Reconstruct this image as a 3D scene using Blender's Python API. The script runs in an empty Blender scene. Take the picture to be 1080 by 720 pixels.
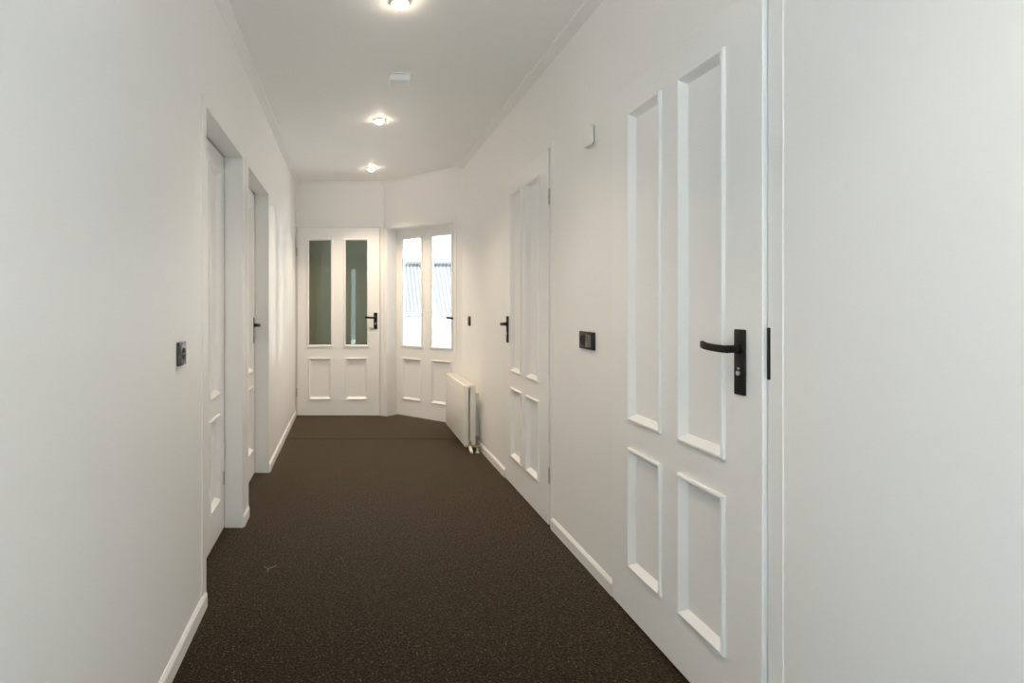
import bpy, bmesh, math
from mathutils import Vector, Matrix

C = bpy.context.scene.collection
PI = math.pi

# ------------------------------------------------------------------ helpers
class MB:
    """collects shapes into one bmesh"""
    def __init__(self):
        self.bm = bmesh.new()

    def box(self, x0, x1, y0, y1, z0, z1):
        vs = [self.bm.verts.new(p) for p in (
            (x0, y0, z0), (x1, y0, z0), (x1, y1, z0), (x0, y1, z0),
            (x0, y0, z1), (x1, y0, z1), (x1, y1, z1), (x0, y1, z1))]
        for f in ((3, 2, 1, 0), (4, 5, 6, 7), (0, 1, 5, 4), (1, 2, 6, 5), (2, 3, 7, 6), (3, 0, 4, 7)):
            self.bm.faces.new([vs[i] for i in f])
        return self

    def rbox(self, x0, x1, y0, y1, z0, z1, r=0.003, seg=2):
        t = bmesh.new()
        m = MB(); m.bm.free(); m.bm = t
        m.box(x0, x1, y0, y1, z0, z1)
        bmesh.ops.bevel(t, geom=list(t.edges), offset=r, segments=seg, profile=0.5, affect='EDGES')
        self.join(t)
        return self

    def join(self, other):
        me = bpy.data.meshes.new('tmp')
        other.to_mesh(me)
        self.bm.from_mesh(me)
        bpy.data.meshes.remove(me)
        other.free()

    def prism(self, pts, z0, z1):
        a = [self.bm.verts.new((p[0], p[1], z0)) for p in pts]
        b = [self.bm.verts.new((p[0], p[1], z1)) for p in pts]
        n = len(pts)
        self.bm.faces.new(list(reversed(a)))
        self.bm.faces.new(b)
        for i in range(n):
            j = (i + 1) % n
            self.bm.faces.new((a[i], a[j], b[j], b[i]))
        return self

    def extrude_profile(self, prof, p0, p1, nrm):
        """sweep a profile (out, z) from p0 to p1 (xy); out runs along nrm"""
        A = [self.bm.verts.new((p0[0] + o * nrm[0], p0[1] + o * nrm[1], z)) for o, z in prof]
        B = [self.bm.verts.new((p1[0] + o * nrm[0], p1[1] + o * nrm[1], z)) for o, z in prof]
        n = len(prof)
        for i in range(n):
            j = (i + 1) % n
            self.bm.faces.new((A[i], A[j], B[j], B[i]))
        self.bm.faces.new(list(reversed(A)))
        self.bm.faces.new(B)
        return self

    def frame_sweep(self, x0, x1, z0, z1, prof):
        """mitred moulding round a rectangle in the local xz plane; prof = (inset, y)"""
        rings = []
        for ins, y in prof:
            rings.append([self.bm.verts.new(p) for p in (
                (x0 + ins, y, z0 + ins), (x1 - ins, y, z0 + ins),
                (x1 - ins, y, z1 - ins), (x0 + ins, y, z1 - ins))])
        for a, b in zip(rings[:-1], rings[1:]):
            for i in range(4):
                j = (i + 1) % 4
                self.bm.faces.new((a[i], a[j], b[j], b[i]))
        return self

    def lathe(self, prof, centre, axis='z', seg=32):
        """prof = (radius, height along axis)"""
        cx, cy, cz = centre
        rings = []
        for r, h in prof:
            ring = []
            for k in range(seg):
                a = 2 * PI * k / seg
                u, v = r * math.cos(a), r * math.sin(a)
                if axis == 'z': p = (cx + u, cy + v, cz + h)
                elif axis == 'y': p = (cx + u, cy + h, cz + v)
                else: p = (cx + h, cy + u, cz + v)
                ring.append(self.bm.verts.new(p))
            rings.append(ring)
        for a, b in zip(rings[:-1], rings[1:]):
            for k in range(seg):
                j = (k + 1) % seg
                self.bm.faces.new((a[k], a[j], b[j], b[k]))
        self.bm.faces.new(rings[0]); self.bm.faces.new(rings[-1])
        return self

    def sweep_rect(self, path, w, h, up=(0, 0, 1)):
        """rounded rectangular bar along a path; h along up, w across"""
        up = Vector(up)
        P = [Vector(p) for p in path]
        rings = []
        n = 12
        for i, p in enumerate(P):
            if i == 0: t = P[1] - P[0]
            elif i == len(P) - 1: t = P[-1] - P[-2]
            else: t = (P[i + 1] - P[i]).normalized() + (P[i] - P[i - 1]).normalized()
            t.normalize()
            s = t.cross(up).normalized()
            u = s.cross(t).normalized()
            ring = []
            for k in range(n):
                a = 2 * PI * k / n
                ca, sa = math.cos(a), math.sin(a)
                e = 0.45
                x = math.copysign(abs(ca) ** e, ca) * w / 2
                y = math.copysign(abs(sa) ** e, sa) * h / 2
                ring.append(self.bm.verts.new(p + s * x + u * y))
            rings.append(ring)
        for a, b in zip(rings[:-1], rings[1:]):
            for k in range(n):
                j = (k + 1) % n
                self.bm.faces.new((a[k], a[j], b[j], b[k]))
        self.bm.faces.new(rings[0]); self.bm.faces.new(rings[-1])
        return self

    def build(self, name, material, parent=None, bevel=0.0, smooth=False, seg=2):
        bmesh.ops.recalc_face_normals(self.bm, faces=list(self.bm.faces))
        me = bpy.data.meshes.new(name)
        self.bm.to_mesh(me)
        self.bm.free()
        if smooth:
            for p in me.polygons:
                p.use_smooth = True
            me.set_sharp_from_angle(angle=math.radians(40))
        o = bpy.data.objects.new(name, me)
        C.objects.link(o)
        me.materials.append(material)
        if parent is not None:
            o.parent = parent
        if bevel:
            b = o.modifiers.new('bevel', 'BEVEL')
            b.width = bevel; b.segments = seg; b.limit_method = 'ANGLE'
            b.angle_limit = math.radians(40)
        return o


def tag(o, label, cat, kind=None, group=None):
    o['label'] = label; o['category'] = cat
    if kind: o['kind'] = kind
    if group: o['group'] = group
    return o


def empty(name, loc, rz=0.0):
    o = bpy.data.objects.new(name, None)
    o.empty_display_size = 0.1
    C.objects.link(o)
    o.location = loc; o.rotation_euler = (0, 0, rz)
    return o


# ------------------------------------------------------------------ materials
def paint(name, col, rough=0.5, bump=0.0, scale=180.0, var=0.015, coat=0.0, spec=0.5, metal=0.0):
    m = bpy.data.materials.new(name); m.use_nodes = True
    nt = m.node_tree; b = nt.nodes['Principled BSDF']
    tc = nt.nodes.new('ShaderNodeTexCoord')
    n1 = nt.nodes.new('ShaderNodeTexNoise'); n1.inputs['Scale'].default_value = 3.5
    n1.inputs['Detail'].default_value = 4
    nt.links.new(tc.outputs['Object'], n1.inputs['Vector'])
    r = nt.nodes.new('ShaderNodeMixRGB')
    r.inputs[1].default_value = tuple(max(0, c * (1 - var)) for c in col) + (1,)
    r.inputs[2].default_value = tuple(min(1, c * (1 + var)) for c in col) + (1,)
    nt.links.new(n1.outputs['Fac'], r.inputs[0])
    nt.links.new(r.outputs[0], b.inputs['Base Color'])
    b.inputs['Roughness'].default_value = rough
    b.inputs['Metallic'].default_value = metal
    b.inputs['Specular IOR Level'].default_value = spec
    b.inputs['Coat Weight'].default_value = coat
    if bump:
        n2 = nt.nodes.new('ShaderNodeTexNoise'); n2.inputs['Scale'].default_value = scale
        n2.inputs['Detail'].default_value = 3
        nt.links.new(tc.outputs['Object'], n2.inputs['Vector'])
        bp = nt.nodes.new('ShaderNodeBump')
        bp.inputs['Strength'].default_value = bump; bp.inputs['Distance'].default_value = 0.002
        nt.links.new(n2.outputs['Fac'], bp.inputs['Height'])
        nt.links.new(bp.outputs[0], b.inputs['Normal'])
    return m


M = {}
M['wall'] = paint('wall_paint', (0.865, 0.857, 0.843), 0.42, 0.06, 240)
M['ceiling'] = paint('ceiling_paint', (0.93, 0.922, 0.905), 0.6, 0.05, 200)
M['trim'] = paint('trim_paint', (0.85, 0.842, 0.828), 0.35, 0.02, 60)
M['door'] = paint('door_paint', (0.87, 0.866, 0.857), 0.33, 0.02, 60)
M['radiator'] = paint('radiator_enamel', (0.80, 0.785, 0.73), 0.28)
M['radiator_dark'] = paint('convector_steel', (0.30, 0.28, 0.24), 0.5)
M['black'] = paint('black_metal', (0.008, 0.0085, 0.008), 0.45, 0.03, 400, 0.1, spec=0.3)
M['black_gloss'] = paint('black_plastic', (0.011, 0.012, 0.012), 0.10, 0, 1, 0.1, spec=0.9)
M['black_satin'] = paint('black_satin_plastic', (0.013, 0.0145, 0.013), 0.45, 0, 1, 0.1, spec=0.3)
M['hole'] = paint('dark_recess', (0.004, 0.004, 0.004), 0.7, 0, 1, 0.1)
M['steel'] = paint('brushed_steel', (0.72, 0.71, 0.69), 0.28, 0, 1, 0.04, metal=1.0)
M['hinge'] = paint('hinge_metal', (0.52, 0.50, 0.47), 0.38, 0, 1, 0.04, metal=0.8)
M['brass'] = paint('valve_brass', (0.55, 0.46, 0.30), 0.35, 0, 1, 0.04, metal=0.9)
M['plastic'] = paint('white_plastic', (0.84, 0.83, 0.80), 0.3)
M['detector'] = paint('detector_plastic', (0.90, 0.92, 0.94), 0.35)
M['ring'] = paint('lamp_ring', (0.78, 0.70, 0.64), 0.3, 0, 1, 0.02, metal=0.5)
M['bounce_floor'] = paint('pale_bounce_floor', (0.82, 0.81, 0.79), 0.4, 0.05, 30, 0.08)  # even pale tone for the added floor that bounces light upwards
M['dimroom'] = paint('dim_room_paint', (0.46, 0.48, 0.40), 0.7, 0.03, 200)
M['dimfloor'] = paint('dim_room_floor', (0.20, 0.17, 0.13), 0.5, 0.03, 200)
M['lint'] = paint('lint', (0.25, 0.20, 0.165), 0.8)
M['facade'] = paint('house_render', (0.86, 0.86, 0.86), 0.8, 0.05, 50)
M['gutter'] = paint('zinc_gutter', (0.085, 0.088, 0.092), 0.5)
M['paving'] = paint('ground_paving', (0.80, 0.79, 0.77), 0.8, 0.1, 20)
M['seam'] = paint('seam_tape', (0.012, 0.009, 0.007), 0.9)


def carpet():
    m = bpy.data.materials.new('dark_carpet'); m.use_nodes = True
    nt = m.node_tree; b = nt.nodes['Principled BSDF']
    tc = nt.nodes.new('ShaderNodeTexCoord')
    def noise(sc, det=2):
        n = nt.nodes.new('ShaderNodeTexNoise'); n.inputs['Scale'].default_value = sc
        n.inputs['Detail'].default_value = det
        nt.links.new(tc.outputs['Object'], n.inputs['Vector']); return n
    def ramp(n, stops):
        r = nt.nodes.new('ShaderNodeValToRGB')
        el = r.color_ramp.elements
        el[0].position, el[0].color = stops[0]
        el[1].position, el[1].color = stops[-1]
        for s in stops[1:-1]:
            e = el.new(s[0]); e.color = s[1]
        nt.links.new(n.outputs['Fac'], r.inputs[0]); return r
    fine = ramp(noise(110, 4), [(0.36, (0.0012, 0.0008, 0.00055, 1)), (0.52, (0.0050, 0.0031, 0.0018, 1)), (0.68, (0.062, 0.041, 0.026, 1))])
    patch = ramp(noise(1.6, 4), [(0.35, (0.88, 0.88, 0.88, 1)), (0.65, (1.12, 1.10, 1.08, 1))])
    mul = nt.nodes.new('ShaderNodeMixRGB'); mul.blend_type = 'MULTIPLY'; mul.inputs[0].default_value = 1
    nt.links.new(fine.outputs[0], mul.inputs[1]); nt.links.new(patch.outputs[0], mul.inputs[2])
    vor = nt.nodes.new('ShaderNodeTexVoronoi'); vor.inputs['Scale'].default_value = 75
    nt.links.new(tc.outputs['Object'], vor.inputs['Vector'])
    spot = nt.nodes.new('ShaderNodeMath'); spot.operation = 'LESS_THAN'; spot.inputs[1].default_value = 0.17
    nt.links.new(vor.outputs['Distance'], spot.inputs[0])
    sep = nt.nodes.new('ShaderNodeSeparateColor'); nt.links.new(vor.outputs['Color'], sep.inputs[0])
    pick = nt.nodes.new('ShaderNodeMath'); pick.operation = 'GREATER_THAN'; pick.inputs[1].default_value = 0.62
    nt.links.new(sep.outputs[0], pick.inputs[0])
    both = nt.nodes.new('ShaderNodeMath'); both.operation = 'MULTIPLY'
    nt.links.new(spot.outputs[0], both.inputs[0]); nt.links.new(pick.outputs[0], both.inputs[1])
    mx = nt.nodes.new('ShaderNodeMixRGB')
    mx.inputs[2].default_value = (0.22, 0.16, 0.12, 1)
    nt.links.new(both.outputs[0], mx.inputs[0]); nt.links.new(mul.outputs[0], mx.inputs[1])
    nt.links.new(mx.outputs[0], b.inputs['Base Color'])
    sh = nt.nodes.new('ShaderNodeMapRange')
    sh.inputs['From Min'].default_value = 0.36; sh.inputs['From Max'].default_value = 0.66
    sh.inputs['To Min'].default_value = 0.2; sh.inputs['To Max'].default_value = 1.0
    nsh = noise(95, 3)
    nt.links.new(nsh.outputs['Fac'], sh.inputs['Value']); nt.links.new(sh.outputs[0], b.inputs['Sheen Weight'])
    b.inputs['Roughness'].default_value = 0.6
    b.inputs['Specular IOR Level'].default_value = 0.10
    b.inputs['Specular Tint'].default_value = (1.0, 0.85, 0.66, 1)
    b.inputs['Sheen Weight'].default_value = 0.36
    b.inputs['Sheen Roughness'].default_value = 0.26
    b.inputs['Sheen Tint'].default_value = (0.95, 0.68, 0.40, 1)
    bp = nt.nodes.new('ShaderNodeBump'); bp.inputs['Strength'].default_value = 0.7; bp.inputs['Distance'].default_value = 0.004
    nb = noise(260, 2)
    nt.links.new(nb.outputs['Fac'], bp.inputs['Height']); nt.links.new(bp.outputs[0], b.inputs['Normal'])
    return m
M['carpet'] = carpet()


def glass(name, tint, refl=1.0):
    """thin architectural pane: straight transmission plus Fresnel mirror reflection"""
    m = bpy.data.materials.new(name); m.use_nodes = True
    nt = m.node_tree; nt.nodes.clear()
    out = nt.nodes.new('ShaderNodeOutputMaterial')
    t = nt.nodes.new('ShaderNodeBsdfTransparent'); t.inputs[0].default_value = tint + (1,)
    g = nt.nodes.new('ShaderNodeBsdfGlossy'); g.inputs['Roughness'].default_value = 0.0
    g.inputs['Color'].default_value = (refl, refl, refl, 1)
    fr = nt.nodes.new('ShaderNodeFresnel'); fr.inputs['IOR'].default_value = 1.52
    n = nt.nodes.new('ShaderNodeTexNoise'); n.inputs['Scale'].default_value = 2.0
    tc = nt.nodes.new('ShaderNodeTexCoord'); nt.links.new(tc.outputs['Object'], n.inputs['Vector'])
    bp = nt.nodes.new('ShaderNodeBump'); bp.inputs['Strength'].default_value = 0.02; bp.inputs['Distance'].default_value = 0.002
    nt.links.new(n.outputs['Fac'], bp.inputs['Height']); nt.links.new(bp.outputs[0], g.inputs['Normal'])
    mx = nt.nodes.new('ShaderNodeMixShader')
    nt.links.new(fr.outputs[0], mx.inputs[0]); nt.links.new(t.outputs[0], mx.inputs[1]); nt.links.new(g.outputs[0], mx.inputs[2])
    nt.links.new(mx.outputs[0], out.inputs[0])
    return m
M['glass'] = glass('clear_glass', (0.97, 0.98, 0.98))
M['glass_green'] = glass('green_tinted_glass', (0.92, 0.96, 0.87))


def emit(name, col, s):
    m = bpy.data.materials.new(name); m.use_nodes = True
    nt = m.node_tree; nt.nodes.clear()
    out = nt.nodes.new('ShaderNodeOutputMaterial')
    e = nt.nodes.new('ShaderNodeEmission'); e.inputs[0].default_value = col + (1,); e.inputs[1].default_value = s
    nt.links.new(e.outputs[0], out.inputs[0])
    return m
M['bulb'] = emit('lamp_glow', (1.0, 0.82, 0.66), 62)


def roof_mat():
    m = bpy.data.materials.new('pale_roof_tiles'); m.use_nodes = True
    nt = m.node_tree; b = nt.nodes['Principled BSDF']
    tc = nt.nodes.new('ShaderNodeTexCoord')
    n = nt.nodes.new('ShaderNodeTexNoise'); n.inputs['Scale'].default_value = 4
    nt.links.new(tc.outputs['Object'], n.inputs['Vector'])
    r = nt.nodes.new('ShaderNodeMixRGB'); r.inputs[1].default_value = (0.078, 0.081, 0.086, 1); r.inputs[2].default_value = (0.098, 0.101, 0.106, 1)
    nt.links.new(n.outputs['Fac'], r.inputs[0]); nt.links.new(r.outputs[0], b.inputs['Base Color'])
    b.inputs['Roughness'].default_value = 0.7
    return m
M['roof'] = roof_mat()

# ------------------------------------------------------------------ plan (metres; camera at 0,0; +Y down the corridor)
XL, XR = -0.572, 1.094          # corridor wall faces
YE = 6.36                       # end wall face
ZC = 2.535                      # ceiling
AX, AY = 0.385, YE              # angled wall starts here ...
BX, BY = XR, YE - (XR - AX)     # ... and ends here
LEN = math.hypot(BX - AX, BY - AY)
D = (0.70710678, -0.70710678)   # along the angled wall
N = (0.70710678, 0.70710678)    # out of the house
YB = -2.60                      # wall behind the camera
YO = 0.45                       # left wall starts here (room opens to the left behind the camera)
XW = -3.2                       # window wall of that room

# ------------------------------------------------------------------ floor and ceiling
outline = [(XL - 0.28, YO - 0.1), (XL - 0.28, 8.3), (0.45, 8.3), (0.45, 6.53), (0.53, 6.53), (XR + 0.15, BY + 0.18),
           (XR + 0.15, YB - 0.15), (XW - 0.15, YB - 0.15), (XW - 0.15, YO - 0.1)]
outline.reverse()
f = MB().prism(outline, -0.12, 0.0).build('floor', M['carpet'])
tag(f, 'dark brown speckled carpet running the length of the corridor', 'floor', 'structure')
c = MB().prism(outline, ZC, ZC + 0.15).build('ceiling', M['ceiling'])
tag(c, 'plain white ceiling above the corridor with recessed lamps', 'ceiling', 'structure')

# ------------------------------------------------------------------ walls
def wall_with_niches(name, label, face, back_layer, outer, y0, y1, openings):
    """wall parallel to Y with door niches: a front layer with openings, a solid back layer"""
    m = MB()
    lo, hi = sorted((face, back_layer))
    ys = y0
    for a, b, zt in openings:
        m.box(lo, hi, ys, a, 0, ZC)
        m.box(lo, hi, a, b, zt, ZC)
        ys = b
    m.box(lo, hi, ys, y1, 0, ZC)
    lo, hi = sorted((back_layer, outer))
    m.box(lo, hi, y0, y1, 0, ZC)
    o = m.build(name, M['wall'])
    return tag(o, label, 'wall', 'structure')

# left: two deep door openings.  right: two shallow ones behind proud leaves
L_OPEN = [(2.356, 3.164, 1.995), (3.355, 4.200, 1.990)]
R_OPEN = [(1.529, 2.412, 2.053), (3.180, 4.070, 2.053)]
wall_with_niches('wall_left', 'white left wall with two deep door openings', XL, XL - 0.17, XL - 0.28, YO, YE,
                 [(a - 0.03, b + 0.03, z + 0.03) for a, b, z in L_OPEN])
wall_with_niches('wall_right', 'white right wall with two panelled doors and a radiator', XR, XR + 0.06, XR + 0.15, YB, BY,
                 [(a, b, z) for a, b, z in R_OPEN])

# end wall with an opening for the glazed door
ED0, ED1, EDZ = -0.562, 0.345, 2.045
m = MB()
m.box(XL - 0.28, ED0, YE, YE + 0.10, 0, ZC)
m.box(ED0, ED1, YE, YE + 0.10, EDZ, ZC)
m.box(ED1, AX, YE, YE + 0.10, 0, ZC)
tag(m.build('wall_end', M['wall']), 'white wall closing the far end of the corridor', 'wall', 'structure')

# angled wall, built along its own direction
OP0, OP1, OPZ = 0.030, 0.909, 2.028
WT = 0.20
def loc_pts(s0, s1, t0, t1):
    P = lambda s, t: (AX + s * D[0] + t * N[0], AY + s * D[1] + t * N[1])
    return [P(s0, t0), P(s1, t0), P(s1, t1), P(s0, t1)]
m = MB()
m.prism(loc_pts(0, OP0, 0, WT), 0, ZC)
m.prism(loc_pts(OP1, LEN, 0, WT), 0, ZC)
m.prism(loc_pts(OP0, OP1, 0, WT), OPZ, ZC)
tag(m.build('wall_angled', M['wall']), 'slanting white wall at the far right corner holding the bright glazed door', 'wall', 'structure')

# behind the camera: back wall with added windows, and a side room with a large window
W2 = (0.06, 0.20, 0.10, 2.15)  # added, unseen: gives the bright strip reflected in the end door glass
W3 = (-2.9, -1.2, 0.10, 2.40)  # added window, out of view, for more daylight on the near right wall
W4 = (0.52, 1.05, 0.10, 2.40)  # added window, out of view, to bring daylight onto the left wall
m = MB()
m.box(XW - 0.15, W3[0], YB - 0.15, YB, 0, ZC)
m.box(W3[1], W2[0], YB - 0.15, YB, 0, ZC)
m.box(W2[1], W4[0], YB - 0.15, YB, 0, ZC)
m.box(W4[1], XR, YB - 0.15, YB, 0, ZC)
for w_ in (W3, W4):
    m.box(w_[0], w_[1], YB - 0.15, YB, 0, w_[2])
    m.box(w_[0], w_[1], YB - 0.15, YB, w_[3], ZC)
m.box(W2[0], W2[1], YB - 0.15, YB, 0, W2[2])
m.box(W2[0], W2[1], YB - 0.15, YB, W2[3], ZC)
tag(m.build('wall_back', M['wall']), 'white wall behind the viewer with added windows', 'wall', 'structure')
W1 = (-2.45, 0.22, 0.10, 2.40)
m = MB()
m.box(XW - 0.15, XW, YB, W1[0], 0, ZC)
m.box(XW - 0.15, XW, W1[1], YO - 0.1, 0, ZC)
m.box(XW - 0.15, XW, W1[0], W1[1], 0, W1[2])
m.box(XW - 0.15, XW, W1[0], W1[1], W1[3], ZC)
tag(m.build('wall_window_side', M['wall']), 'window wall of the side room behind the viewer', 'wall', 'structure')
m = MB(); m.box(XW, XL - 0.28, YO - 0.1, YO, 0, ZC)
m.box(XL - 0.28, XL, YO - 0.1, YO, 0, ZC)
tag(m.build('wall_side_room', M['wall']), 'wall of the side room that turns into the corridor', 'wall', 'structure')

m = MB().box(XW, XL - 0.28, YB, YO - 0.1, 0.0, 0.004).box(XL - 0.28, XR - 0.012, YB, 0.30, 0.0, 0.004)  # added pale surface over the carpet, bounces daylight up to the ceiling
tag(m.build('floor_side_room', M['bounce_floor']), 'added pale floor behind the viewer that bounces light to the ceiling', 'floor', 'structure')

def window(name, label, along, at, u0, u1, z0, z1, bars):
    root = empty(name, (0, 0, 0))
    fm = MB(); gm = MB()
    def bx(mm, a0, a1, d0, d1, zz0, zz1):
        if along == 'y': mm.box(at + d0, at + d1, a0, a1, zz0, zz1)
        else: mm.box(a0, a1, at + d0, at + d1, zz0, zz1)
    w = 0.06 if u1 - u0 > 0.5 else 0.012
    bx(fm, u0, u1, -0.09, -0.03, z0, z0 + w); bx(fm, u0, u1, -0.09, -0.03, z1 - w, z1)
    bx(fm, u0, u0 + w, -0.09, -0.03, z0 + w, z1 - w); bx(fm, u1 - w, u1, -0.09, -0.03, z0 + w, z1 - w)
    for b in bars:
        bx(fm, b - w / 2, b + w / 2, -0.09, -0.03, z0 + w, z1 - w)
    bx(gm, u0 + w, u1 - w, -0.064, -0.058, z0 + w, z1 - w)
    fm.build('window_frame', M['trim'], root)
    gm.build('glass_pane', M['glass'], root)
    tag(root, label, 'window', 'structure')
window('window_1', 'large window of the side room behind the viewer', 'y', XW, W1[0], W1[1], W1[2], W1[3], [-1.05])
window('reflection_window', 'added slim window behind the viewer, reflected as a bright strip in the end door', 'x', YB, W2[0], W2[1], W2[2], W2[3], [])
window('added_window_wide', 'added wide window behind the viewer, in the side room, for more daylight', 'x', YB, W3[0], W3[1], W3[2], W3[3], [-2.05])
window('added_window_tall', 'added tall window behind the viewer, beside the right wall, for more daylight', 'x', YB, W4[0], W4[1], W4[2], W4[3], [])

# dim room behind the glazed end door
m = MB()
m.box(XL - 0.28, XL - 0.22, YE + 0.10, 8.3, 0, ZC)
m.box(AX, AX + 0.06, YE + 0.10, 8.3, 0, ZC)
m.box(XL - 0.22, AX, 8.2, 8.3, 0, ZC)
tag(m.build('wall_dim_room', M['dimroom']), 'olive grey walls of the dim room behind the glazed end door', 'wall', 'structure')
m = MB().box(XL - 0.22, AX, YE + 0.101, 8.2, 0.0, 0.004)
tag(m.build('floor_dim_room', M['dimfloor']), 'floor of the dim room behind the end door', 'floor', 'structure')

# ------------------------------------------------------------------ cornices and baseboards
def cove(d, out):
    return [(0, ZC - d), (out * 0.80, ZC - d * 0.48), (out * 0.96, ZC - d * 0.40), (out, ZC - d * 0.32), (out, ZC), (0, ZC)]
tn = [0]
def trim(mb, label, mat='trim', cat='trim', bevel=0.0):
    tn[0] += 1
    return tag(mb.build('trim_%d' % tn[0], M[mat], bevel=bevel), label, cat, 'structure')
trim(MB().extrude_profile(cove(0.036, 0.046), (XL, YO), (XL, YE), (1, 0)), 'long white cornice along the top of the left wall', 'trim', 'cornice')
trim(MB().extrude_profile(cove(0.030, 0.056), (XR, YB), (XR, BY), (-1, 0)), 'long white cornice along the top of the right wall', 'trim', 'cornice')
trim(MB().extrude_profile(cove(0.030, 0.008), (XL + 0.036, YE), (AX, YE), (0, -1)), 'short white cornice above the green-glazed end door', 'wall', 'cornice')
trim(MB().extrude_profile(cove(0.026, 0.008), (AX, AY), (BX, BY), (-N[0], -N[1])), 'short white cornice above the bright slanting door', 'wall', 'cornice')

BASE = [(0, 0), (0.011, 0), (0.011, 0.048), (0.009, 0.053), (0.002, 0.064), (0, 0.064)]
def baseboard(name, runs, nrm, label):
    mb = MB()
    for p0, p1 in runs:
        mb.extrude_profile(BASE, p0, p1, nrm)
    return tag(mb.build(name, M['trim']), label, 'baseboard', 'structure')
baseboard('baseboard_left_near', [((XL, YO), (XL, 2.342))], (1, 0), 'white baseboard on the left wall nearest the viewer')
baseboard('baseboard_left_middle', [((XL, 3.178), (XL, 3.341))], (1, 0), 'tiny white baseboard piece between the two left doors')
baseboard('baseboard_left_far', [((XL, 4.214), (XL, 6.32))], (1, 0), 'white baseboard on the left wall beyond both doors')
baseboard('baseboard_right_near', [((XR, 0.30), (XR, 1.470))], (-1, 0), 'white baseboard on the right wall before the near door')
baseboard('baseboard_right_middle', [((XR, 2.420), (XR, 3.150))], (-1, 0), 'white baseboard on the right wall between the two doors')
baseboard('baseboard_right_far', [((XR, 4.085), (XR, BY - 0.012))], (-1, 0), 'white baseboard behind the radiator on the right wall')

sm = MB().box(XL + 0.012, XR - 0.012, 5.255, 5.263, 0.0, 0.0025)
trim(sm, 'dark seam across the carpet before the end doors', 'seam', 'seam')

# ------------------------------------------------------------------ doors (local x across, -y towards the viewer, z up)
MOULD = [(0.0, 0.0), (0.0, -0.007), (0.004, -0.010), (0.009, -0.010), (0.013, -0.006), (0.024, 0.006), (0.028, 0.010), (0.030, 0.013)]
BEAD = [(0.0, 0.0), (0.0, -0.007), (0.004, -0.010), (0.016, -0.010), (0.022, -0.004), (0.024, 0.003), (0.024, 0.016)]

def build_leaf(root, w, h, thick, cells, zgap=0.006):
    """stiles and rails round the cells (x0,x1,z0,z1) as one mesh, cells form a 2x2 grid"""
    xs = sorted({c[0] for c in cells} | {c[1] for c in cells})
    zs = sorted({c[2] for c in cells} | {c[3] for c in cells})
    gx = [0.0] + xs + [w]; gz = [zgap] + zs + [h]
    bm = bmesh.new()
    def hole(i, j):
        cx, cz = (gx[i] + gx[i + 1]) / 2, (gz[j] + gz[j + 1]) / 2
        return any(c[0] < cx < c[1] and c[2] < cz < c[3] for c in cells)
    V = {}
    def v(i, j, k):
        if (i, j, k) not in V:
            V[(i, j, k)] = bm.verts.new((gx[i], 0.0 if k == 0 else thick, gz[j]))
        return V[(i, j, k)]
    nx, nz = len(gx) - 1, len(gz) - 1
    solid = {(i, j) for i in range(nx) for j in range(nz) if not hole(i, j)}
    for i, j in solid:
        bm.faces.new((v(i, j, 0), v(i + 1, j, 0), v(i + 1, j + 1, 0), v(i, j + 1, 0)))
        bm.faces.new((v(i, j, 1), v(i, j + 1, 1), v(i + 1, j + 1, 1), v(i + 1, j, 1)))
        for (di, dj), (a, b) in {(-1, 0): ((i, j), (i, j + 1)), (1, 0): ((i + 1, j), (i + 1, j + 1)),
                                 (0, -1): ((i, j), (i + 1, j)), (0, 1): ((i, j + 1), (i + 1, j + 1))}.items():
            if (i + di, j + dj) not in solid:
                bm.faces.new((v(*a, 0), v(*b, 0), v(*b, 1), v(*a, 1)))
    mb = MB(); mb.bm.free(); mb.bm = bm
    return mb.build('door_leaf', M['door'], root, bevel=0.003)

def add_panel(root, x0, x1, z0, z1, thick):
    p = MB().box(x0 - 0.001, x1 + 0.001, 0.013, thick - 0.004, z0 - 0.001, z1 + 0.001).build('door_panel', M['door'], root)
    MB().frame_sweep(x0 - 0.004, x1 + 0.004, z0 - 0.004, z1 + 0.004, MOULD).build('panel_moulding', M['door'], p)

def add_glass(root, x0, x1, z0, z1, mat):
    p = MB().box(x0 - 0.001, x1 + 0.001, 0.017, 0.021, z0 - 0.001, z1 + 0.001).build('glass_pane', mat, root)
    mb = MB().frame_sweep(x0 - 0.022, x1 + 0.022, z0 - 0.022, z1 + 0.022, [(i, y) for i, y in BEAD])
    mb.build('glazing_bead', M['door'], p)

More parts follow.
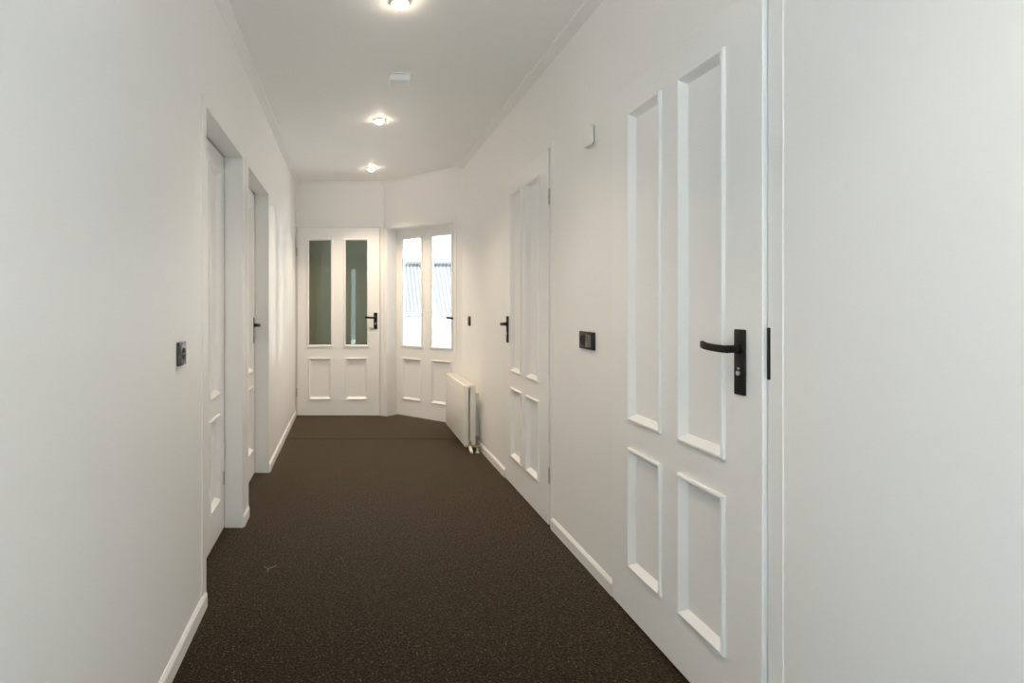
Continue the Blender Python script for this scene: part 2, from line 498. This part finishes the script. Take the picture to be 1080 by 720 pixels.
def add_handle(root, x, z, direction, pw=0.042, ph=0.180, lever=0.112, zl=-0.054):
    """plate with rounded corners, lever and key cylinder; z = top of the plate, lever runs to +-x"""
    zc = z - ph / 2
    p = MB().rbox(x - pw / 2, x + pw / 2, -0.008, 0.0, z - ph, z, 0.0028, 2).build('handle_plate', M['black'], root, smooth=True)
    lz = z + zl
    mb = MB()
    mb.lathe([(0.0, -0.008), (0.0135, -0.008), (0.0135, -0.017), (0.0105, -0.020), (0.0105, -0.040), (0.0, -0.040)], (x, 0, lz), 'y', 24)
    s = direction
    path = [(x - s * 0.011, -0.046, lz)]
    n = 9
    for k in range(n + 1):
        t = k / n
        path.append((x + s * (lever * t), -0.047 - 0.004 * math.sin(PI * t) + 0.010 * max(0, t - 0.75) / 0.25 * 0.6, lz + 0.006 * t * t))
    mb.sweep_rect(path, 0.011, 0.021)
    mb.build('lever', M['black'], p, smooth=True)
    cz = z - 0.120
    cyl = MB()
    cyl.lathe([(0.0, -0.0125), (0.0055, -0.0125), (0.0068, -0.011), (0.0068, -0.007), (0.0, -0.007)], (x, 0, cz), 'y', 20)
    cyl.rbox(x - 0.0045, x + 0.0045, -0.010, -0.007, cz + 0.010, cz + 0.0155, 0.0012, 1)
    cyl.build('lock_cylinder', M['steel'], p, smooth=True)
    sc = MB()
    for zz in (z - 0.011, z - ph + 0.011):
        sc.lathe([(0.0, -0.0088), (0.0026, -0.0088), (0.0034, -0.0078), (0.0, -0.0078)], (x, 0, zz), 'y', 14)
    sc.build('plate_screw', M['hole'], p)

def add_hinge(root, x, z, y=-0.004, L=0.085, r=0.006, mat='hinge'):
    mb = MB()
    n = 3
    for k in range(n):
        a, b = z - L / 2 + k * L / n + 0.001, z - L / 2 + (k + 1) * L / n - 0.001
        mb.lathe([(0.0, 0), (r * 0.8, 0), (r, 0.0015), (r, b - a - 0.0015), (r * 0.8, b - a), (0.0, b - a)], (x, y, a), 'z', 16)
    mb.lathe([(0.0, 0), (r * 0.45, 0.0), (r * 0.6, 0.004), (0.0, 0.008)], (x, y, z + L / 2), 'z', 12)
    mb.build('hinge', M[mat], root, smooth=True)

def four_cells(w, z=(0.197, 0.649, 0.761, 1.935), stile=0.153, mull=0.113):
    a, b = stile, (w - mull) / 2
    c_, d = (w + mull) / 2, w - stile
    return [(a, b, z[0], z[1]), (c_, d, z[0], z[1]), (a, b, z[2], z[3]), (c_, d, z[2], z[3])]

TH = 0.040
# right near door: leaf stands proud of the wall; local x runs towards the viewer
XF = 1.079
w = 2.408 - 1.533
d1 = empty('door_1', (XF, 2.408, 0), -PI / 2)
cells = four_cells(w)
build_leaf(d1, w, 2.050, TH, cells)
for c_ in cells: add_panel(d1, *c_, TH)
add_handle(d1, w - 0.081, 1.133, -1)
add_hinge(d1, -0.006, 0.31, 0.009, 0.05, 0.005, 'door'); add_hinge(d1, -0.006, 1.786, 0.009, 0.05, 0.005, 'door')
tag(d1, 'large white four-panel door nearest the viewer on the right, black lever handle', 'door', 'structure', None)
# right far door: hinges on the near side, handle far
w = 4.066 - 3.195
d2 = empty('door_2', (1.0855, 4.066, 0), -PI / 2)
cells = four_cells(w)
build_leaf(d2, w, 2.050, TH, cells)
for c_ in cells: add_panel(d2, *c_, TH)
add_handle(d2, 0.066, 1.124, 1)
add_hinge(d2, w + 0.007, 0.275, 0.004); add_hinge(d2, w + 0.007, 1.786, 0.004)
tag(d2, 'white four-panel door further along the right wall, next to the radiator', 'door', 'structure', None)
# left doors, set deep in their openings; local x runs away from the viewer
XLF = -0.668
zl = (0.192, 0.636, 0.742, 1.886)
for i, (a, b, zt) in enumerate(L_OPEN):
    w = (b - a) - 0.007
    dd = empty('door_%d' % (3 + i), (XLF, a + 0.003, 0), PI / 2)
    cells = four_cells(w, zl, 0.128, 0.105)
    build_leaf(dd, w, zt - 0.004, TH, cells)
    for c_ in cells: add_panel(dd, *c_, TH)
    if i == 0:
        add_handle(dd, 0.075, 1.125, 1)
        add_hinge(dd, w - 0.020, 0.275, -0.003, 0.07, 0.004)
    else:
        add_handle(dd, w - 0.085, 1.112, -1)
        add_hinge(dd, 0.02, 0.275, -0.003)
    tag(dd, ['white panelled door deep in the nearest left opening, beside the black socket',
             'white panelled door with black lever in the second left opening'][i], 'door', 'structure', None)
# glazed end door: proud of the end wall
w = 0.897
d5 = empty('door_5', (-0.557, YE - 0.012, 0), 0)
cx = -0.557
gl = [(-0.4267 - cx, -0.1877 - cx, 0.768, 1.8975), (-0.031 - cx, 0.203 - cx, 0.768, 1.8975),
      (-0.4267 - cx, -0.1877 - cx, 0.182, 0.626), (-0.031 - cx, 0.203 - cx, 0.182, 0.626)]
build_leaf(d5, w, 2.040, TH, gl)
for c_ in gl[:2]: add_glass(d5, *c_, M['glass_green'])
for c_ in gl[2:]: add_panel(d5, *c_, TH)
add_handle(d5, 0.292 - cx, 1.117, -1, 0.040, 0.176)
add_hinge(d5, 0.000, 0.255, -0.006); add_hinge(d5, 0.000, 1.77, -0.006)
tag(d5, 'white end door with two dark greenish glass panes over two panels', 'door', 'structure', None)
# bright glazed door in the slanting wall
REC = 0.160
S0 = 0.020
d6 = empty('door_6', (AX + S0 * D[0] + REC * N[0], AY + S0 * D[1] + REC * N[1], 0), -PI / 4)
w = 0.880
gl = [(0.126 - S0, 0.378 - S0, 0.768, 1.910), (0.516 - S0, 0.762 - S0, 0.768, 1.910),
      (0.126 - S0, 0.378 - S0, 0.182, 0.626), (0.516 - S0, 0.762 - S0, 0.182, 0.626)]
build_leaf(d6, w, 2.034, TH, gl)
for c_ in gl[:2]: add_glass(d6, *c_, M['glass'])
for c_ in gl[2:]: add_panel(d6, *c_, TH)
add_handle(d6, w - 0.055, 1.120, -1, 0.040, 0.176)
add_hinge(d6, 0.012, 0.28, -0.003); add_hinge(d6, 0.012, 1.75, -0.003)
tag(d6, 'white slanting door with two bright daylit glass panes', 'door', 'structure', None)

# ------------------------------------------------------------------ door frames
def frame_right(ya, yb, zt, label, near_w, far_w, hd):
    mb = MB(); x0, x1 = XR - 0.003, XR
    mb.rbox(x0, x1 + 0.004, ya - near_w, ya, 0, zt + hd, 0.001, 1)
    mb.rbox(x0, x1 + 0.004, yb, yb + far_w, 0, zt + hd, 0.001, 1)
    mb.rbox(x0, x1 + 0.004, ya, yb, zt, zt + hd, 0.001, 1)
    o = trim(mb, label, 'trim', 'door frame')
    return o
fr1 = frame_right(1.529, 2.412, 2.053, 'flat white frame around the large near door on the right', 0.052, 0.006, 0.035)
fr2 = frame_right(3.180, 4.070, 2.053, 'flat white frame around the far right door beside the radiator', 0.036, 0.012, 0.028)
sp = MB().rbox(XR - 0.0055, XR - 0.001, 1.5195, 1.530, 1.006, 1.141, 0.002, 2).build('strike_plate', M['black'], fr1)
sp['label'] = 'black strike plate'

def frame_left(ya, yb, zt, label, wn, wf):
    mb = MB()
    x0, x1 = XLF + 0.0, XL + 0.003
    mb.rbox(x0, x1, ya - 0.030, ya, 0, zt + 0.03, 0.0015, 1)
    mb.rbox(x0, x1, yb, yb + 0.030, 0, zt + 0.03, 0.0015, 1)
    mb.rbox(x0, x1, ya, yb, zt, zt + 0.03, 0.0015, 1)
    # flat boards on the wall face
    mb.rbox(XL - 0.001, XL + 0.003, ya - wn, ya - 0.028, 0.0, zt + 0.03, 0.001, 1)
    mb.rbox(XL - 0.001, XL + 0.003, yb + 0.028, yb + wf, 0.0, zt + 0.03, 0.001, 1)
    return trim(mb, label, 'trim', 'door frame')
frame_left(*L_OPEN[0], 'white frame and deep reveal of the nearest left door', 0.062, 0.086)
frame_left(*L_OPEN[1], 'white frame and deep reveal of the second left door', 0.090, 0.034)

mb = MB()
mb.rbox(ED1, AX - 0.006, YE - 0.004, YE + 0.06, 0, EDZ, 0.001, 1)
mb.rbox(XL + 0.001, ED0, YE - 0.004, YE + 0.06, 0, EDZ, 0.001, 1)
mb.rbox(XL + 0.001, AX - 0.006, YE - 0.004, YE + 0.005, EDZ, EDZ + 0.075, 0.001, 1)
fe = trim(mb, 'white frame around the end door with dark greenish panes', 'trim', 'door frame')
MB().rbox(0.349, 0.355, YE - 0.0058, YE - 0.003, 0.98, 1.10, 0.001, 1).build('strike_plate', M['trim'], fe)

mb = MB()
def lp(s, t): return (AX + s * D[0] + t * N[0], AY + s * D[1] + t * N[1])
mb.prism(loc_pts(OP0 - 0.028, OP0, -0.004, 0.0), 0, OPZ + 0.04)
mb.prism(loc_pts(OP1, OP1 + 0.03, -0.004, 0.0), 0, OPZ + 0.04)
mb.prism(loc_pts(OP0, OP1, -0.004, 0.0), OPZ, OPZ + 0.04)
mb.prism(loc_pts(OP0, OP0 + 0.010, 0.0, REC - 0.001), 0, OPZ)
mb.prism(loc_pts(OP1 - 0.010, OP1, 0.0, REC - 0.001), 0, OPZ)
mb.prism(loc_pts(OP0 + 0.010, OP1 - 0.010, 0.0, REC - 0.001), OPZ - 0.010, OPZ)
trim(mb, 'white frame and reveal around the bright slanting door', 'trim', 'door frame')

# ------------------------------------------------------------------ radiator
RX0, RX1, RY0, RY1, RZ0, RZ1 = 0.941, 1.041, 4.80, 5.69, 0.052, 0.542
rad = empty('radiator', (1.0, 5.24, 0))
def rl(mb):   # shift to the root's local space
    bmesh.ops.translate(mb.bm, verts=list(mb.bm.verts), vec=(-1.0, -5.24, 0)); return mb
rl(MB().rbox(RX0, RX0 + 0.042, RY0, RY1, RZ0, RZ1, 0.006, 3)).build('front_panel', M['radiator'], rad, smooth=True)
rl(MB().rbox(RX1 - 0.046, RX1, RY0 + 0.01, RY1 - 0.01, RZ0, RZ1 - 0.004, 0.006, 3)).build('back_panel', M['radiator'], rad, smooth=True)
cv = MB()
n = 40
pts = []
for k in range(n + 1):
    y = RY0 + 0.03 + (RY1 - RY0 - 0.06) * k / n
    pts.append((RX0 + 0.043 if k % 2 else RX1 - 0.047, y))
for a, b in zip(pts[:-1], pts[1:]):
    cv.prism([(a[0], a[1]), (b[0], b[1]), (b[0], b[1] + 0.0015), (a[0], a[1] + 0.0015)], RZ0 + 0.03, RZ1 - 0.03)
rl(cv).build('convector_fins', M['radiator_dark'], rad)
g = MB()
g.rbox(RX0 + 0.041, RX1 - 0.044, RY0 + 0.004, RY0 + 0.012, RZ1 - 0.035, RZ1 - 0.001, 0.002, 1)
g.rbox(RX0 + 0.012, RX1 - 0.010, RY0 + 0.012, RY1 - 0.012, RZ1 - 0.006, RZ1 + 0.001, 0.001, 1)
k = 0
y = RY0 + 0.03
while y < RY1 - 0.03:
    g.box(RX0 + 0.020, RX1 - 0.020, y, y + 0.006, RZ1 - 0.0015, RZ1 + 0.0025); y += 0.018
rl(g).build('top_grille', M['radiator'], rad)
VX, VY = RX0 + 0.052, RY0 - 0.020
v = MB()
v.lathe([(0.0, 0), (0.012, 0), (0.015, 0.004), (0.015, 0.028), (0.011, 0.031), (0.011, 0.052), (0.0, 0.052)], (VX, VY, 0.036), 'z', 20)
v.lathe([(0.0, -0.012), (0.0105, -0.012), (0.0105, 0.034), (0.0, 0.034)], (VX, VY, 0.070), 'y', 20)
v.lathe([(0.0, -0.050), (0.010, -0.050), (0.012, -0.046), (0.012, -0.034), (0.009, -0.032), (0.009, 0.064), (0.012, 0.066), (0.012, 0.076), (0.0, 0.076)], (VX, VY, 0.050), 'x', 18)
rl(v).build('valve', M['brass'], rad, smooth=True)
p = MB()
p.lathe([(0.0, 0), (0.009, 0), (0.009, 0.040), (0.0, 0.040)], (VX + 0.055, VY, 0.0), 'z', 18)
p.lathe([(0.0, 0), (0.018, 0), (0.016, 0.006), (0.0, 0.006)], (VX + 0.055, VY, 0.0), 'z', 22)
rl(p).build('supply_pipe', M['radiator'], rad, smooth=True)
hd = MB()
hd.lathe([(0.0, -0.075), (0.010, -0.074), (0.0125, -0.070), (0.0140, -0.020), (0.0115, -0.012), (0.0115, 0.0), (0.0, 0.0)], (0, 0, 0), 'y', 22)
bmesh.ops.rotate(hd.bm, verts=list(hd.bm.verts), cent=(0, 0, 0), matrix=Matrix.Rotation(math.radians(24), 3, 'X'))
bmesh.ops.translate(hd.bm, verts=list(hd.bm.verts), vec=(VX - 0.006, VY - 0.008, 0.048))
rl(hd).build('valve_head', M['plastic'], rad, smooth=True)
s = MB()
s.lathe([(0.0, 0), (0.0075, 0), (0.0075, 0.010), (0.0055, 0.012), (0.0055, 0.018), (0.0, 0.018)], (RX0 + 0.050, RY0 - 0.018 + 0.012, RZ1 - 0.020), 'y', 16)
rl(s).build('bleed_valve', M['hinge'], rad, smooth=True)
for y in (RY0 + 0.15, RY1 - 0.15):
    br = MB().box(RX1 - 0.002, XR - 0.0005, y - 0.015, y + 0.015, RZ0 + 0.05, RZ1 - 0.08)
    rl(br).build('wall_bracket', M['radiator'], rad)
tag(rad, 'white double-panel radiator low on the right wall beside the slanting door', 'radiator')

# ------------------------------------------------------------------ switches and sockets
# black twin plate (socket + rocker) on the right wall between the doors
sw = empty('switch_plate', (XR, 2.682, 1.038), -PI / 2)   # local -y out of the wall, local x towards the viewer
MB().rbox(-0.080, 0.080, -0.011, 0.0, -0.040, 0.040, 0.003, 2).build('cover_plate', M['black_satin'], sw, smooth=True)
MB().lathe([(0.0, -0.0125), (0.0195, -0.0125), (0.0215, -0.0135), (0.0225, -0.0135), (0.0235, -0.011), (0.0, -0.0110)], (-0.040, 0, 0), 'y', 32).build('socket_ring', M['hole'], sw, smooth=True)
k = MB()
k.rbox(0.006, 0.066, -0.0165, -0.0105, -0.030, 0.030, 0.002, 2)
k.build('rocker', M['black_gloss'], sw, smooth=True)
tag(sw, 'black double plate with socket and rocker between the right doors', 'switch')

# black socket on the near left wall
so = empty('wall_socket', (XL, 1.995, 1.035), PI / 2)
pl = MB().rbox(-0.040, 0.040, -0.0115, 0.0, -0.040, 0.040, 0.003, 2).build('cover_plate', M['black_gloss'], so, smooth=True)
MB().rbox(-0.0275, 0.0275, -0.0128, -0.011, -0.0275, 0.0275, 0.0008, 1).build('socket_insert', M['black_gloss'], so)
h = MB().lathe([(0.0, -0.0132), (0.0200, -0.0132), (0.0212, -0.0126), (0.0, -0.0126)], (0, 0, 0), 'y', 32).build('socket_hole', M['hole'], so)
pn = MB()
for x in (-0.0095, 0.0095):
    pn.lathe([(0.0, -0.0140), (0.0022, -0.0140), (0.0022, -0.013), (0.0, -0.013)], (x, 0, 0), 'y', 12)
pn.build('contact_pin', M['steel'], h)
tag(so, 'single black wall socket on the near left wall', 'socket')

# small black switch past the radiator
s2 = empty('light_switch', (XR, 5.300, 1.055), -PI / 2)
MB().rbox(-0.040, 0.040, -0.010, 0.0, -0.043, 0.043, 0.003, 2).build('cover_plate', M['black_satin'], s2, smooth=True)
MB().rbox(-0.029, 0.029, -0.0150, -0.0095, -0.030, 0.030, 0.002, 2).build('rocker', M['black_gloss'], s2, smooth=True)
tag(s2, 'small black light switch on the right wall above the radiator', 'switch')

# white wall plate high on the right wall
bl = empty('wall_plate', (XR, 2.652, 1.961), -PI / 2)
def rr_plate(w, h, r, d, seg=6):
    pts = []
    for cx, cz, a0 in ((w / 2 - r, h / 2 - r, 0), (-w / 2 + r, h / 2 - r, 90), (-w / 2 + r, -h / 2 + r, 180), (w / 2 - r, -h / 2 + r, 270)):
        for k in range(seg + 1):
            a = math.radians(a0 + 90 * k / seg)
            pts.append((cx + r * math.cos(a), cz + r * math.sin(a)))
    mb = MB()
    A = [mb.bm.verts.new((p[0], 0, p[1])) for p in pts]
    B = [mb.bm.verts.new((p[0], -d, p[1])) for p in pts]
    mb.bm.faces.new(A); mb.bm.faces.new(B)
    for i in range(len(pts)):
        j = (i + 1) % len(pts)
        mb.bm.faces.new((A[i], A[j], B[j], B[i]))
    return mb
rr_plate(0.078, 0.082, 0.013, 0.006).build('shadow_gap_plate', M['radiator_dark'], bl)  # dark piece whose colour paints the shadow gap behind the casing
cs = rr_plate(0.088, 0.092, 0.016, 0.015)
bmesh.ops.translate(cs.bm, verts=list(cs.bm.verts), vec=(0, -0.006, 0))
cs.build('casing', M['plastic'], bl, bevel=0.002, smooth=True)
MB().lathe([(0.0, -0.027), (0.006, -0.0265), (0.009, -0.0235), (0.0095, -0.0205), (0.0, -0.0205)], (-0.012, 0, 0.002), 'y', 24).build('button', M['plastic'], bl, smooth=True)
tag(bl, 'small white rounded plate high on the wall between the right doors', 'wall plate')

# ------------------------------------------------------------------ ceiling things
BEAM = 42.0
def downlight(loc, label, beam=BEAM):
    root = empty('ceiling_downlight', loc)
    MB().lathe([(0.030, 0.0), (0.044, 0.0), (0.045, -0.003), (0.042, -0.008), (0.034, -0.009), (0.031, -0.006)], (0, 0, 0), 'z', 40).build('lamp_ring', M['ring'], root, smooth=True)
    prof = [(0.0, -0.033), (0.010, -0.032), (0.018, -0.028), (0.0235, -0.020), (0.025, -0.011), (0.0255, -0.002), (0.0, -0.002)]
    MB().lathe(prof, (0, 0, 0), 'z', 28).build('bulb', M['bulb'], root, smooth=True)
    l = bpy.data.lights.new('downlight_beam', 'SPOT'); l.energy = beam; l.color = (1.0, 0.81, 0.60)
    l.spot_size = math.radians(112); l.spot_blend = 1.0; l.shadow_soft_size = 0.025
    lo_ = bpy.data.objects.new('downlight_beam', l); C.objects.link(lo_); lo_.location = (loc[0], loc[1], loc[2] - 0.045)
    tag(root, label, 'lamp', None, 'round ceiling downlights in a row')
downlight((0.226, 2.590, ZC), 'nearest glowing ceiling downlight, cut by the top edge of the view')
downlight((0.224, 4.240, ZC), 'middle glowing ceiling downlight, just beyond the white detector box', 54.0)
downlight((0.223, 5.740, ZC), 'farthest glowing ceiling downlight, before the end door', 82.0)
downlight((0.400, 0.640, ZC), 'glowing ceiling downlight overhead near the viewer', 22.0)
downlight((-0.250, 7.35, ZC), 'added unseen downlight brightening the dim room behind the end door', 24.0)  # added lamp, out of view, so the glass of the end door looks brighter

sd = empty('smoke_detector', (0.296, 3.42, ZC))
MB().rbox(-0.060, 0.060, -0.052, 0.052, -0.010, 0.0, 0.003, 2).build('mounting_base', M['plastic'], sd, smooth=True)
MB().rbox(-0.057, 0.057, -0.049, 0.049, -0.046, -0.010, 0.007, 3).build('casing', M['detector'], sd, smooth=True)
tag(sd, 'small white rectangular detector box on the ceiling', 'detector')

# scrap of lint on the carpet
lt = MB()
lt.sweep_rect([(0, 0, 0.003), (0.020, 0.010, 0.005), (0.036, 0.026, 0.004)], 0.004, 0.003)
lt.sweep_rect([(0, 0, 0.003), (-0.012, 0.010, 0.005), (-0.020, 0.012, 0.004)], 0.004, 0.003)
lt.sweep_rect([(0.0, 0.002, 0.003), (0.004, -0.018, 0.004), (0.003, -0.034, 0.003)], 0.005, 0.003)
lo = lt.build('lint_scrap', M['lint'])
lo.location = (-0.366, 2.67, 0.0)
tag(lo, 'tiny pale scrap of lint lying on the dark carpet', 'lint')

# ------------------------------------------------------------------ outside
gd = MB().box(-60, 60, -60, 60, -3.2, -3.0).build('ground', M['paving'])
tag(gd, 'pale paved ground outside the slanting door', 'ground', 'structure')
hs = empty('neighbouring_house', (2.6, 21.0, -3.0))
HX0, HX1 = -6.5, 6.5
EY, EZ = -2.6, 3.93         # eave (local)
RYD, RZD = -1.0, 5.55       # ridge (local)
MB().box(HX0 + 0.2, HX1 - 0.2, -2.3, 3.0, 0, 3.85).build('house_wall', M['facade'], hs)
rf = MB()
rf.prism([(HX0, EY), (HX1, EY), (HX1, EY + 0.06), (HX0, EY + 0.06)], EZ - 0.06, EZ)
sl = bmesh.new()
nr = 105
def corr(i, sub):
    return 0.022 * (1 - math.cos(2 * PI * sub)) 
cols = []
for i in range(nr * 6 + 1):
    x = HX0 + (HX1 - HX0) * i / (nr * 6)
    b = corr(i, (i % 6) / 6)
    cols.append((rf.bm.verts.new((x, EY, EZ + b)), rf.bm.verts.new((x, RYD, RZD + b)), rf.bm.verts.new((x, RYD + 3.0, EZ + b))))
for a, b in zip(cols[:-1], cols[1:]):
    rf.bm.faces.new((a[0], b[0], b[1], a[1])); rf.bm.faces.new((a[1], b[1], b[2], a[2]))
rf.build('roof', M['roof'], hs, smooth=True)
rd = MB(); rd.rbox(HX0, HX1, RYD - 0.12, RYD + 0.12, RZD + 0.02, RZD + 0.16, 0.04, 2)
rd.build('ridge_cap', M['gutter'], hs)
gt = MB(); gt.rbox(HX0, HX1, EY - 0.12, EY, EZ - 0.12, EZ - 0.02, 0.03, 2)
gt.build('gutter', M['gutter'], hs)
tag(hs, 'pale house with ribbed roof seen through the bright door panes', 'house')
sl.free()

# ------------------------------------------------------------------ light
W = bpy.data.worlds.new('world'); bpy.context.scene.world = W
W.use_nodes = True
nt = W.node_tree
bg = nt.nodes['Background']
tc = nt.nodes.new('ShaderNodeTexCoord'); sx = nt.nodes.new('ShaderNodeSeparateXYZ')
nt.links.new(tc.outputs['Generated'], sx.inputs[0])
rp = nt.nodes.new('ShaderNodeValToRGB')
rp.color_ramp.elements[0].position = 0.0; rp.color_ramp.elements[0].color = (0.72, 0.885, 1.0, 1)
rp.color_ramp.elements[1].position = 0.6; rp.color_ramp.elements[1].color = (0.63, 0.84, 1.0, 1)
nt.links.new(sx.outputs['Z'], rp.inputs[0]); nt.links.new(rp.outputs[0], bg.inputs['Color'])
bg.inputs['Strength'].default_value = 2.9

def portal(name, loc, rot, sxx, syy):
    l = bpy.data.lights.new(name, 'AREA'); l.shape = 'RECTANGLE'; l.size = sxx; l.size_y = syy
    l.cycles.is_portal = True
    o = bpy.data.objects.new(name, l); C.objects.link(o); o.location = loc; o.rotation_euler = rot
    return o
portal('window_portal', (XW - 0.12, (W1[0] + W1[1]) / 2, (W1[2] + W1[3]) / 2), (0, -PI / 2, 0), W1[3] - W1[2], W1[1] - W1[0])
for nm_, w_ in (('back_portal', W3), ('tall_portal', W4)):
    portal(nm_, ((w_[0] + w_[1]) / 2, YB - 0.12, (w_[2] + w_[3]) / 2), (PI / 2, 0, PI), w_[1] - w_[0], w_[3] - w_[2])
pc = lp(0.444, WT + 0.05)
po = portal('door_portal', (pc[0], pc[1], 1.34), (0, 0, 0), 0.72, 1.2)
po.rotation_euler = Vector((-N[0], -N[1], 0)).to_track_quat('-Z', 'Y').to_euler()

hs_ = bpy.data.lights.new('sun', 'SUN'); hs_.energy = 21.0; hs_.angle = math.radians(0.6); hs_.color = (0.95, 0.98, 1.0)
ho_ = bpy.data.objects.new('sun', hs_); C.objects.link(ho_)
ho_.rotation_euler = Vector((-0.50, 0.46, -0.92)).to_track_quat('-Z', 'Y').to_euler()
su = bpy.data.lights.new('sun_glint', 'SUN'); su.energy = 0.6; su.angle = math.radians(3.5); su.color = (1.0, 0.98, 0.95)  # added second sun lamp, stands in for outdoor reflected sunlight streaking the left wall
so_ = bpy.data.objects.new('sun_glint', su); C.objects.link(so_)
so_.rotation_euler = Vector((-0.69, -0.72, 0.005)).to_track_quat('-Z', 'Y').to_euler()

# ------------------------------------------------------------------ camera
cam = bpy.data.cameras.new('camera'); co = bpy.data.objects.new('camera', cam); C.objects.link(co)
co.location = (0, 0, 1.2); co.rotation_euler = (PI / 2, 0, 0)
cam.sensor_fit = 'HORIZONTAL'; cam.sensor_width = 36
cam.lens = 36 * 620 / 1080
cam.shift_x = 172.5 / 1080
cam.shift_y = -38.5 / 1080
cam.clip_start = 0.05
sc = bpy.context.scene
sc.camera = co
sc.view_settings.view_transform = 'Standard'
sc.view_settings.look = 'None'
sc.view_settings.exposure = 0.44
sc.view_settings.gamma = 1.0
sc.view_settings.use_curve_mapping = False
sc.cycles.max_bounces = 20
sc.cycles.diffuse_bounces = 16
sc.cycles.transparent_max_bounces = 12
sc.cycles.sample_clamp_indirect = 6
